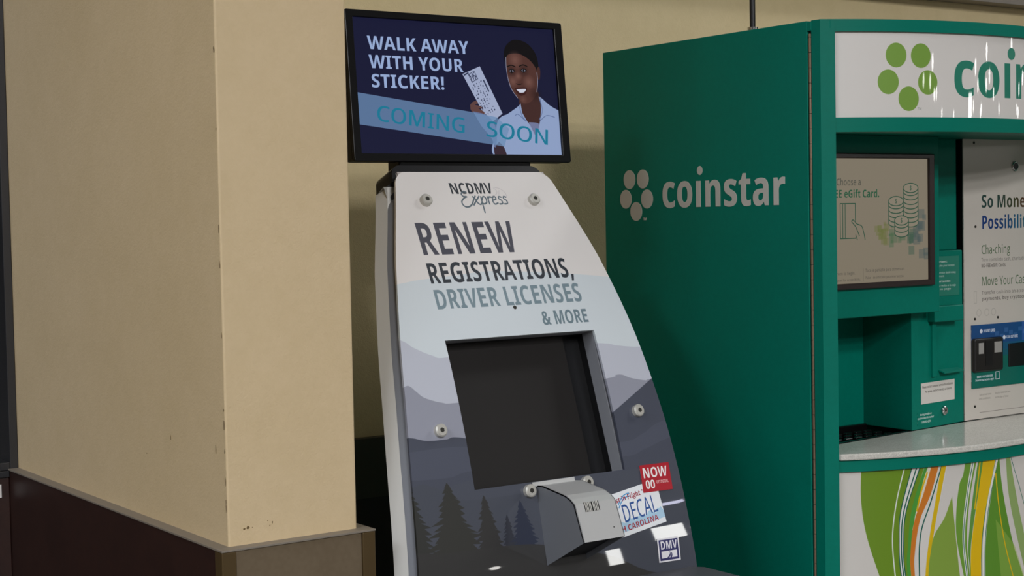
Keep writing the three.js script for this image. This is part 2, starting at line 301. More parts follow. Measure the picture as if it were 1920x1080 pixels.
const PPM = 2000;                                                  // canvas pixels per metre of the front print
const ax = (dx) => (1.765 + dx - ART.x0) * PPM, ay = (y) => (ART.y1 - y) * PPM, ap = ([dx, y]) => [ax(dx), ay(y)];
const frontArt = canvas((ART.x1 - ART.x0) * PPM, (ART.y1 - ART.y0) * PPM, (c, W, H) => {
  c.fillStyle = '#ece7e3'; c.fillRect(0, 0, W, H);
  const hill = (color, pts) => { c.fillStyle = color; c.beginPath(); smooth(c, pts.map(ap)); c.lineTo(W, H); c.lineTo(0, H); c.closePath(); c.fill(); };
  hill('#d9e1e5', [[-0.36, 1.318], [-0.243, 1.329], [-0.195, 1.335], [-0.117, 1.340], [-0.037, 1.346], [0.043, 1.343], [0.125, 1.338], [0.241, 1.327], [0.38, 1.31]]);
  hill('#c3c6d1', [[-0.36, 1.262], [-0.267, 1.227], [-0.243, 1.212], [-0.206, 1.195], [-0.17, 1.190], [0.0, 1.205], [0.192, 1.194], [0.235, 1.187], [0.289, 1.181], [0.38, 1.18]]);
  hill('#9799a6', [[-0.36, 1.12], [-0.300, 1.134], [-0.278, 1.1435], [-0.268, 1.143], [-0.256, 1.132], [-0.241, 1.120], [-0.207, 1.109], [-0.172, 1.106], [0.0, 1.11], [0.194, 1.125], [0.212, 1.1295], [0.230, 1.129], [0.251, 1.121], [0.286, 1.114], [0.299, 1.115], [0.38, 1.11]]);
  c.fillStyle = '#464a58'; c.beginPath(); c.moveTo(...ap([0.15, 1.041])); c.lineTo(...ap([0.302, 1.116])); c.lineTo(...ap([0.40, 1.165])); c.lineTo(W, H); c.lineTo(...ap([0.15, 0.6])); c.closePath(); c.fill();
  hill('#464a58', [[-0.36, 1.058], [-0.292, 1.053], [-0.254, 1.044], [-0.213, 1.043], [-0.174, 1.042], [0.0, 1.0], [0.17, 1.05], [0.2, 1.0], [0.4, 1.0]]);
  hill('#4d5160', [[-0.36, 1.028], [-0.29, 1.0275], [-0.23, 1.029], [-0.17, 1.026], [0, 1.01], [0.19, 1.0], [0.25, 1.012], [0.30, 1.03], [0.4, 1.04]]);
  hill('#464a58', [[-0.36, 0.985], [-0.30, 0.978], [-0.22, 0.975], [-0.17, 0.982], [0, 0.985], [0.19, 0.972], [0.25, 0.982], [0.32, 0.998], [0.4, 1.0]]);
  hill('#484c58', [[-0.36, 0.94], [-0.30, 0.955], [-0.27, 0.962], [-0.24, 0.955], [-0.17, 0.965], [0, 0.955], [0.19, 0.945], [0.32, 0.955], [0.4, 0.95]]);
  hill('#454954', [[-0.36, 0.955], [-0.29, 0.968], [-0.27, 0.967], [-0.235, 0.951], [-0.21, 0.936], [-0.17, 0.93], [0, 0.925], [0.2, 0.89], [0.34, 0.91], [0.4, 0.9]]);
  // fir trees: apex, height, half width at the foot, colour
  const r = rng(12);
  const fir = (dx, y, h, w, color) => {
    c.fillStyle = color; c.beginPath(); c.moveTo(...ap([dx, y]));
    const n = 14, left = [];
    for (let k = 1; k <= n; k++) { const t = k / n, yy = y - h * t, ww = w * Math.pow(t, 0.85) * (0.8 + 0.45 * r()); c.lineTo(...ap([dx + ww, yy + 0.006 * r()])); c.lineTo(...ap([dx + ww * 0.66, yy + 0.003])); left.push([dx - w * Math.pow(t, 0.85) * (0.8 + 0.45 * r()), yy + 0.006 * r()], [dx - ww * 0.6, yy + 0.003]); }
    c.lineTo(...ap([dx + w * 0.7, 0.55])); c.lineTo(...ap([dx - w * 0.7, 0.55]));
    for (const q of left.reverse()) c.lineTo(...ap(q)); c.closePath(); c.fill();
  };
  fir(-0.318, 0.985, 0.15, 0.060, '#2c2d2a'); fir(-0.228, 0.967, 0.15, 0.068, '#2f2f2b'); fir(-0.153, 0.936, 0.13, 0.043, '#2e2d2c');
  fir(-0.108, 0.896, 0.10, 0.026, '#292c37'); fir(-0.074, 0.918, 0.12, 0.043, '#232a3e'); fir(0.03, 0.90, 0.13, 0.045, '#2b2e38'); fir(0.12, 0.79, 0.12, 0.04, '#2f3138');
  c.fillStyle = '#302f2e'; c.beginPath(); smooth(c, [[-0.36, 0.86], [-0.26, 0.845], [-0.18, 0.842], [-0.12, 0.84], [-0.03, 0.83], [0.12, 0.79], [0.22, 0.745], [0.4, 0.70]].map(ap)); c.lineTo(W, H); c.lineTo(0, H); c.fill();
  // lettering
  c.fillStyle = '#1d242c'; fit(c, 'NCDMV', ax(-0.061), ax(0.042), ay(1.5005), 0.0215 * PPM, 'bold');
  c.strokeStyle = '#5d6d76'; c.lineCap = 'round'; c.lineJoin = 'round'; c.lineWidth = 0.0030 * PPM;
  const pen = (pts) => { c.beginPath(); smooth(c, pts.map(ap)); c.stroke(); };
  pen([[-0.024, 1.5035], [-0.030, 1.505], [-0.0365, 1.5005], [-0.034, 1.4955], [-0.026, 1.4945], [-0.032, 1.4925], [-0.041, 1.485], [-0.040, 1.477], [-0.032, 1.4735], [-0.020, 1.478], [-0.010, 1.490], [-0.005, 1.4955]]);
  pen([[-0.012, 1.4945], [-0.007, 1.490], [-0.004, 1.482], [0.002, 1.4785], [0.007, 1.483]]); pen([[0.004, 1.495], [-0.006, 1.486], [-0.015, 1.4775]]);
  pen([[0.008, 1.494], [0.007, 1.48], [0.006, 1.4625]]); pen([[0.008, 1.487], [0.014, 1.4945], [0.019, 1.491], [0.018, 1.4825], [0.011, 1.4795], [0.007, 1.482]]);
  pen([[0.024, 1.494], [0.024, 1.4795]]); pen([[0.024, 1.488], [0.028, 1.4935], [0.033, 1.493]]);
  pen([[0.035, 1.487], [0.043, 1.489], [0.042, 1.494], [0.037, 1.493], [0.034, 1.486], [0.037, 1.479], [0.045, 1.481]]);
  for (const q of [0.049, 0.061]) pen([[q + 0.008, 1.493], [q + 0.003, 1.494], [q + 0.0015, 1.490], [q + 0.007, 1.486], [q + 0.007, 1.480], [q, 1.479]]);
  c.strokeStyle = 'rgba(190,180,184,0.55)'; c.lineWidth = 0.0012 * PPM; pen([[0.046, 1.512], [0.052, 1.506], [0.048, 1.499], [0.036, 1.495]]); pen([[0.05, 1.513], [0.062, 1.51], [0.071, 1.502], [0.072, 1.494]]); pen([[0.058, 1.507], [0.054, 1.498]]);
  c.fillStyle = '#4a4a56'; fit(c, 'RENEW', ax(-0.173), ax(0.058), ay(1.3815), 0.062 * PPM, 'bold');
  c.fillStyle = '#2f353d'; fit(c, 'REGISTRATIONS,', ax(-0.172), ax(0.179), ay(1.3275), 0.0385 * PPM, 'bold');
  c.fillStyle = '#7d929b'; fit(c, 'DRIVER LICENSES', ax(-0.172), ax(0.181), ay(1.2785), 0.0365 * PPM, 'bold');
  c.fillStyle = '#71868f'; fit(c, '& MORE', ax(0.066), ax(0.182), ay(1.237), 0.0265 * PPM, 'bold');
});

const HOLE = { x0: 1.765 - 0.170, x1: 1.765 + 0.187, y0: 0.9475, y1: 1.2205 };
{
  const k = thing('registration_kiosk', 'white curved self-service kiosk with mountain print and a black monitor on top', 'kiosk', [CX, 0, -2.55]);
  const face = part(k, 'faceplate', slab({ top: 1.545, bottom: 0.60, front: 0, back: -0.006, hole: HOLE, radius: 0.022 }), printed(frontArt, 0.5, { clearcoat: 1, clearcoatRoughness: 0.015 }), 'glossy printed front plate with grey mountains, fir trees and renewal lettering');
  part(k, 'spacer', slab({ top: 1.512, bottom: 0.06, front: -0.0065, back: -0.031, inset: 0.007, insetBack: -0.003, hole: { x0: HOLE.x0 - 0.012, x1: HOLE.x1 + 0.012, y0: HOLE.y0 - 0.012, y1: HOLE.y1 + 0.012 }, radius: 0.03 }), M.darkGap, 'dark grey edge behind the front plate');
  part(k, 'shell', slab({ top: 1.532, bottom: 0.05, front: -0.0315, back: -0.062, inset: -0.003, insetBack: -0.015, radius: 0.004, hole: { x0: HOLE.x0 - 0.02, x1: HOLE.x1 + 0.02, y0: HOLE.y0 - 0.02, y1: HOLE.y1 + 0.02 } }), M.shell, 'off-white curved shell');
  part(k, 'top_cap', slab({ top: 1.566, bottom: 1.5325, front: -0.014, back: -0.062, inset: 0.0, insetBack: -0.013, radius: 0.016 }), M.black, 'black rounded cap');
  part(k, 'base_plate', box(CX - 0.3, CX + 0.3, 0, 0.05, -2.72, -2.2, 0.01), M.black);
  // touchscreen set back behind the opening
  const tilt = PN(1.084), mid = new THREE.Vector3((HOLE.x0 + HOLE.x1) / 2, 1.084, PZ(1.084));
  const inTilt = (g) => { g.applyQuaternion(new THREE.Quaternion().setFromUnitVectors(new THREE.Vector3(0, 0, 1), tilt)); g.translate(mid.x, mid.y, mid.z); return g; };
  const hw = (HOLE.x1 - HOLE.x0) / 2, hh = 0.149;
  const ts = part(k, 'touchscreen', inTilt(new THREE.BoxGeometry(hw * 2 - 0.034, hh * 2 + 0.01, 0.004).translate(-0.026, 0, -0.060)), M.offScreen, 'dark touchscreen, switched off');
  part(ts, 'screen_border', inTilt(new THREE.BoxGeometry(hw * 2 + 0.03, hh * 2 + 0.03, 0.004).translate(0, 0, -0.067)), M.innerBlack);
  const frame = (t, z0, z1) => inTilt(mergeGeometries([
    new THREE.BoxGeometry(t, hh * 2 + 2 * t, z1 - z0).translate(hw + t / 2, 0, (z0 + z1) / 2), new THREE.BoxGeometry(t, hh * 2 + 2 * t, z1 - z0).translate(-hw - t / 2, 0, (z0 + z1) / 2),
    new THREE.BoxGeometry(hw * 2, t, z1 - z0).translate(0, hh + t / 2, (z0 + z1) / 2), new THREE.BoxGeometry(hw * 2, t, z1 - z0).translate(0, -hh - t / 2, (z0 + z1) / 2)]));
  part(ts, 'opening_lining', frame(0.004, -0.046, -0.012), M.opening, 'grey metal lining of the opening');
  part(ts, 'opening_shroud', frame(0.006, -0.066, -0.046), M.innerBlack);
  // standoff screws through the plate
  for (const [dx, y] of [[-0.127, 1.486], [0.134, 1.485], [-0.224, 1.059], [0.246, 1.056], [-0.050, 0.932], [0.087, 0.933]]) {
    const n = PN(y), s = part(face, 'standoff_screw', disc(onPlate(dx, y, 0), n, 0.0125, 0.011, 32, 0.0025), M.standoff, 'silver standoff screw');
    part(k, 'screw_socket', disc(onPlate(dx, y, 0.0095), n, 0.0048, 0.002, 6), M.socket, 'dark hexagon socket');
  }
  part(face, 'pinhole', disc(onPlate(0.009, 1.274, -0.0005), PN(1.274), 0.004, 0.0012, 16), M.socket, 'small dark hole');
  // scanner hood: bent steel sheet, sides and a dark underside
  const prof = [[0.9405, -2.4215], [0.9425, -2.40], [0.9335, -2.330], [0.928, -2.314], [0.920, -2.301], [0.854, -2.273], [0.792, -2.389]];
  const side = (pts, x0, x1) => { const g = new THREE.ExtrudeGeometry(new THREE.Shape(pts.map(([y, z]) => new THREE.Vector2(-z, y))), { depth: x1 - x0, bevelEnabled: false }); g.rotateY(Math.PI / 2); g.translate(x0, 0, 0); return metreUV(g); };
  const hoodL = 1.733, hoodR = 1.829;
  const hood = part(k, 'scanner_hood', side([...prof.slice(0, 6), [0.8555, -2.2765], [0.919, -2.304], [0.926, -2.3155], [0.931, -2.331], [0.940, -2.40], [0.938, -2.4215]], hoodL, hoodR), M.steel, 'bent steel scanner hood');
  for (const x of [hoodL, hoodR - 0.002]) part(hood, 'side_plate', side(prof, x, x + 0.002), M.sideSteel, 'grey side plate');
  part(hood, 'scanner_underside', side([[0.858, -2.285], [0.862, -2.285], [0.806, -2.393], [0.801, -2.393]], hoodL + 0.002, hoodR - 0.002), M.innerBlack, 'dark scanner window');
  part(hood, 'mounting_flange', patch(0.008, 0.9425, 0.10, 0.008, 0, 0.004, 0.002), M.steel);
  const barcode = canvas(256, 128, (c) => { c.fillStyle = '#c9c7c0'; c.fillRect(0, 0, 256, 128); c.fillStyle = '#12120f'; for (const [x, w] of [[0, 14], [26, 10], [48, 8], [70, 16], [100, 8], [122, 26], [164, 8], [186, 14], [214, 10], [240, 16]]) c.fillRect(x, 0, w, 128); });
  const hn = new THREE.Vector3(0, 0.39, 0.92).normalize(), onHood = (g, x, t) => { g.applyQuaternion(new THREE.Quaternion().setFromUnitVectors(new THREE.Vector3(0, 0, 1), new THREE.Vector3(0, 0.028, 0.066).normalize())); g.translate(x, 0.920 - 0.066 * t, -2.301 + 0.028 * t); return g; };
  part(hood, 'barcode_sticker', onHood(new THREE.BoxGeometry(0.034, 0.018, 0.0006).translate(0, 0, 0.0003), 1.771, 0.10), printed(barcode, 0.5));
  part(hood, 'rivet', onHood(new THREE.CylinderGeometry(0.0012, 0.0012, 0.001, 10).rotateX(Math.PI / 2), 1.809, 0.72), M.socket);
  // stickers
  const now = canvas(384, 270, (c) => {
    c.fillStyle = '#b3202e'; c.fillRect(0, 0, 384, 270); c.fillStyle = '#f4efec'; fit(c, 'NOW', 22, 345, 130, 98, 'bold'); fit(c, '00', 40, 165, 238, 84, 'bold'); c.fillStyle = '#e3b9b6'; fit(c, 'GETDECAL', 182, 345, 196, 30, 'bold');
  });
  const plateArt = canvas(640, 340, (c) => {
    c.fillStyle = '#eef1f4'; c.fillRect(0, 0, 640, 340);
    c.fillStyle = 'rgba(120,180,220,0.55)'; c.beginPath(); c.moveTo(0, 255); for (let x = 0; x <= 640; x += 20) c.lineTo(x, 228 + 16 * Math.sin(x * 0.06) + 10 * Math.sin(x * 0.17)); c.lineTo(640, 300); c.lineTo(0, 310); c.fill();
    c.strokeStyle = '#4f9bd0'; c.lineWidth = 9; for (const d of [0, 22]) { c.beginPath(); c.moveTo(210, 96 + d); c.quadraticCurveTo(270, 20 + d, 345, 34 + d); c.stroke(); }
    c.fillStyle = '#9b1f33'; fit(c, 'First in Flight', 130, 455, 76, 38, 'bold'); c.beginPath(); c.arc(478, 44, 6, 0, 7); c.fill();
    c.fillStyle = '#1f4f96'; fit(c, 'DECAL', 224, 590, 240, 136, 'normal');
    c.fillStyle = '#a01f30'; fit(c, 'NORTH CAROLINA', 8, 570, 306, 46, 'bold');
  });
  const dmv = canvas(300, 256, (c) => {
    c.fillStyle = '#eceaee'; c.fillRect(0, 0, 300, 256); c.fillStyle = '#2a2a63'; c.fillRect(18, 16, 264, 224);
    c.fillStyle = '#eceaee'; fit(c, 'DMV', 34, 268, 120, 88, 'bold');
    c.beginPath(); c.moveTo(42, 140); c.lineTo(258, 140); c.lineTo(258, 216); c.lineTo(42, 216); c.closePath(); c.fill();
    c.fillStyle = '#2a2a63'; c.beginPath(); c.moveTo(128, 138); c.bezierCurveTo(180, 150, 160, 190, 108, 218); c.lineTo(178, 218); c.bezierCurveTo(205, 180, 190, 150, 128, 138); c.fill();
    c.strokeStyle = '#eceaee'; c.lineWidth = 7; c.beginPath(); c.moveTo(158, 150); c.bezierCurveTo(188, 172, 170, 200, 148, 216); c.stroke();
  });
  part(face, 'sticker', patch(0.186, 0.867, 0.160, 0.085, 0.145, 0.0006), printed(plateArt, 0.25), 'white licence plate sticker reading decal');
  part(face, 'sticker', patch(0.2615, 0.924, 0.076, 0.053, -0.01, 0.0016), printed(now, 0.3), 'red sticker reading now');
  part(face, 'sticker', patch(0.268, 0.782, 0.056, 0.046, -0.02, 0.0008), printed(dmv, 0.3), 'navy and white square sticker with road emblem');
  // keyboard shelf
  part(k, 'shelf', prism([[1.46, -2.385], [2.083, -2.385], [2.105, -2.36], [2.105, -2.18], [2.08, -2.15], [1.47, -2.15], [1.445, -2.18], [1.445, -2.36]], 0.715, 0.742, 0.004), M.shelfGrey, 'dark grey shelf');

  // monitor on a short neck, leaning back
  part(k, 'neck', box(1.63, 1.955, 1.545, 1.60, -2.775, -2.728, 0.004), M.monitorBlack);
  const lean = (g) => { g.rotateX(-0.0923); g.translate(1.7875, 1.567, -2.716); return g; };                 // local: x centred, y up from the lower edge, z out of the screen
  const mw = 0.532, mh = 0.303, outline = new THREE.Shape(); const rr = 0.006;
  outline.moveTo(-mw / 2 + rr, 0); outline.lineTo(mw / 2 - rr, 0); outline.quadraticCurveTo(mw / 2, 0, mw / 2, rr); outline.lineTo(mw / 2, mh - rr); outline.quadraticCurveTo(mw / 2, mh, mw / 2 - rr, mh); outline.lineTo(-mw / 2 + rr, mh); outline.quadraticCurveTo(-mw / 2, mh, -mw / 2, mh - rr); outline.lineTo(-mw / 2, rr); outline.quadraticCurveTo(-mw / 2, 0, -mw / 2 + rr, 0);
  const sx0 = -0.2485, sx1 = 0.2455, sy0 = 0.0165, sy1 = 0.2885, cut = new THREE.Path([[sx0, sy0], [sx0, sy1], [sx1, sy1], [sx1, sy0]].map(([a, b]) => new THREE.Vector2(a, b))); outline.holes.push(cut);
  const mon = part(k, 'monitor', lean(mergeGeometries([new THREE.ExtrudeGeometry(outline, { depth: 0.006, bevelEnabled: true, bevelSize: 0.0015, bevelThickness: 0.0015, bevelSegments: 2, bevelOffset: -0.0015 }).translate(0, 0, -0.0075), new RoundedBoxGeometry(mw - 0.004, mh - 0.004, 0.034, 2, 0.006).translate(0, mh / 2, -0.0255).toNonIndexed()])), M.monitorBlack, 'black monitor');
  const P2 = 2600, mx = (x) => (x - 1.539) * P2, my = (y) => (1.857 - y) * P2, m2 = ([x, y]) => [mx(x), my(y)];
  const ad = canvas(Math.round(0.494 * P2), Math.round(0.272 * P2), (c, W, H) => {
    c.fillStyle = '#1b1d3c'; c.fillRect(0, 0, W, H);
    const blob = (color, pts) => { c.fillStyle = color; c.beginPath(); smooth(c, pts.map(m2)); c.closePath(); c.fill(); };
    // the person on the picture: hair, neck, shirt, face
    blob('#120f12', [[1.904, 1.772], [1.900, 1.795], [1.906, 1.815], [1.925, 1.829], [1.948, 1.829], [1.968, 1.820], [1.983, 1.802], [1.988, 1.780], [1.984, 1.762], [1.96, 1.75], [1.92, 1.755]]);
    blob('#4a2f2c', [[1.930, 1.70], [1.978, 1.722], [1.985, 1.70], [1.99, 1.66], [1.975, 1.64], [1.945, 1.645], [1.935, 1.67]]);
    blob('#9fb3dc', [[1.934, 1.697], [1.930, 1.690], [1.900, 1.672], [1.884, 1.666], [1.872, 1.655], [1.866, 1.63], [1.866, 1.58], [2.05, 1.58], [2.05, 1.675], [2.033, 1.682], [2.01, 1.693], [1.984, 1.711], [1.987, 1.695], [1.985, 1.672], [1.978, 1.648], [1.965, 1.642], [1.95, 1.655], [1.937, 1.675]]);
    blob('#7f86ad', [[1.952, 1.655], [1.978, 1.652], [1.972, 1.632], [1.966, 1.628]]);
    c.strokeStyle = '#6d80ae'; c.lineWidth = 4; for (const l of [[[1.931, 1.688], [1.936, 1.668], [1.946, 1.657]], [[1.918, 1.668], [1.926, 1.671], [1.946, 1.656]], [[1.986, 1.706], [1.990, 1.68], [1.98, 1.66]], [[1.982, 1.658], [2.0, 1.670], [2.022, 1.667]]]) { c.beginPath(); smooth(c, l.map(m2)); c.stroke(); }
    blob('#4f322e', [[1.984, 1.772], [1.990, 1.774], [1.992, 1.764], [1.989, 1.748], [1.983, 1.748]]);
    blob('#5a3933', [[1.905, 1.790], [1.912, 1.798], [1.935, 1.801], [1.955, 1.795], [1.972, 1.783], [1.983, 1.766], [1.984, 1.745], [1.980, 1.722], [1.968, 1.704], [1.955, 1.696], [1.942, 1.696], [1.928, 1.706], [1.914, 1.724], [1.907, 1.745], [1.904, 1.768]]);
    const soft = (x, y, rr, rgb, a) => { const g = c.createRadialGradient(mx(x), my(y), 0, mx(x), my(y), rr * P2); g.addColorStop(0, `rgba(${rgb},${a})`); g.addColorStop(1, `rgba(${rgb},0)`); c.fillStyle = g; c.beginPath(); c.arc(mx(x), my(y), rr * P2, 0, 7); c.fill(); };
    for (const [x, y, q, a] of [[1.928, 1.787, 0.022, 0.75], [1.919, 1.741, 0.015, 0.8], [1.960, 1.741, 0.017, 0.8], [1.933, 1.752, 0.011, 0.8], [1.942, 1.703, 0.012, 0.5]]) soft(x, y, q, '138,98,88', a);
    for (const [x, y, q] of [[1.976, 1.715, 0.018], [1.917, 1.763, 0.014], [1.949, 1.765, 0.015]]) soft(x, y, q, '40,24,24', 0.55);



    blob('#2b1a18', [[1.925, 1.7375], [1.930, 1.7345], [1.938, 1.7345], [1.943, 1.738], [1.938, 1.7365], [1.930, 1.7365]]);
    for (const [ex, ey] of [[1.917, 1.763], [1.948, 1.765]]) {
      blob('#17100f', [[ex - 0.0085, ey], [ex, ey + 0.005], [ex + 0.009, ey + 0.0005], [ex, ey - 0.005]]); blob('#8c8da2', [[ex - 0.006, ey], [ex, ey + 0.0028], [ex + 0.006, ey], [ex, ey - 0.0028]]); blob('#0e0a0a', [[ex - 0.0025, ey], [ex, ey + 0.003], [ex + 0.0025, ey], [ex, ey - 0.003]]);
      c.strokeStyle = '#140e0e'; c.lineWidth = 6; c.beginPath(); smooth(c, [[ex - 0.011, ey + 0.0085], [ex, ey + 0.0125], [ex + 0.011, ey + 0.009]].map(m2)); c.stroke();
    }
    blob('#43211f', [[1.922, 1.7265], [1.935, 1.729], [1.953, 1.728], [1.950, 1.716], [1.938, 1.711], [1.927, 1.716]]); blob('#e4e8f8', [[1.9255, 1.7245], [1.938, 1.7255], [1.951, 1.7255], [1.945, 1.7185], [1.934, 1.7175]]);
    c.strokeStyle = 'rgba(190,200,230,0.8)'; c.lineWidth = 3; c.beginPath(); smooth(c, [[1.905, 1.792], [1.904, 1.768], [1.907, 1.745], [1.914, 1.724], [1.928, 1.706]].map(m2)); c.stroke(); c.beginPath(); smooth(c, [[1.983, 1.762], [1.9835, 1.742], [1.979, 1.720]].map(m2)); c.stroke();
    // forearm, paper slip and fingers
    blob('#3d2c38', [[1.858, 1.60], [1.862, 1.58], [1.888, 1.58], [1.884, 1.60], [1.872, 1.612]]);
    c.save(); c.fillStyle = '#b3bede'; c.beginPath(); [[1.792, 1.752], [1.837, 1.770], [1.886, 1.672], [1.861, 1.655], [1.846, 1.658], [1.842, 1.664]].forEach((q, i) => (i ? c.lineTo(...m2(q)) : c.moveTo(...m2(q)))); c.closePath(); c.fill(); c.clip();
    c.translate(mx(1.792), my(1.752)); c.rotate(1.11); c.fillStyle = '#39415f'; const q = rng(6);
    c.strokeStyle = '#39415f'; c.lineWidth = 3; c.strokeRect(18, -78, 46, 44); for (let i = 0; i < 34; i++) c.fillRect(20 + q() * 42, -76 + q() * 38, 6, 5);
    for (let row = 0; row < 5; row++) for (let x = 80; x < 260; x += 9) if (q() > 0.42) c.fillRect(x, -96 + row * 17 + q() * 4, 4 + q() * 5, 3 + q() * 6);
    c.fillRect(84, -112, 70, 8); c.fillRect(6, -40, 8, 34); c.restore();
    blob('#6b4a48', [[1.806, 1.688], [1.812, 1.694], [1.822, 1.697], [1.826, 1.692], [1.818, 1.689], [1.832, 1.686], [1.836, 1.681], [1.826, 1.682], [1.840, 1.674], [1.838, 1.668], [1.83, 1.672], [1.812, 1.672], [1.806, 1.680]]);
    blob('#6f7ba4', [[1.812, 1.675], [1.842, 1.669], [1.86, 1.655], [1.868, 1.63], [1.862, 1.60], [1.853, 1.62], [1.83, 1.645]]);
    // the translucent banner
    c.fillStyle = 'rgba(122,160,204,0.78)'; c.beginPath(); [[1.53, 1.708], [1.80, 1.6745], [1.87, 1.664], [1.9, 1.64], [1.885, 1.602], [1.862, 1.6055], [1.53, 1.644]].forEach((p, i) => (i ? c.lineTo(...m2(p)) : c.moveTo(...m2(p)))); c.closePath(); c.fill();
    c.save(); c.translate(mx(1.578), my(1.6515)); c.rotate(0.105); c.fillStyle = '#1f86a6'; fit(c, 'COMING', 0, 0.213 * P2, 0, 0.031 * P2, 'normal'); fit(c, 'SOON', 0.262 * P2, 0.427 * P2, 0, 0.032 * P2, 'normal'); fit(c, 'COMING', 3, 0.213 * P2 + 3, 1, 0.031 * P2, 'normal'); fit(c, 'SOON', 0.262 * P2 + 3, 0.427 * P2 + 3, 1, 0.032 * P2, 'normal'); c.restore();
    c.fillStyle = '#a9c0ec'; fit(c, 'WALK AWAY', mx(1.571), mx(1.812), my(1.7945), 0.0265 * P2); fit(c, 'WITH YOUR', mx(1.572), mx(1.796), my(1.7565), 0.0265 * P2); fit(c, 'STICKER!', mx(1.5735), mx(1.748), my(1.718), 0.0265 * P2);
  });
  const sg = new THREE.PlaneGeometry(sx1 - sx0, sy1 - sy0).translate((sx0 + sx1) / 2, (sy0 + sy1) / 2, -0.0055);
  const scr = part(mon, 'screen', lean(sg), glowing(ad, 1.35), 'lit blue advertising screen reading walk away with your sticker, coming soon');
  const glow = new THREE.RectAreaLight(new THREE.Color(0.35, 0.42, 0.75), 0.5, sx1 - sx0, sy1 - sy0); glow.position.set(1.786 - CX, 1.72, -2.728 + 2.55 + 0.012); glow.rotation.set(-0.0923, Math.PI, 0, 'YXZ'); k.add(glow);
}

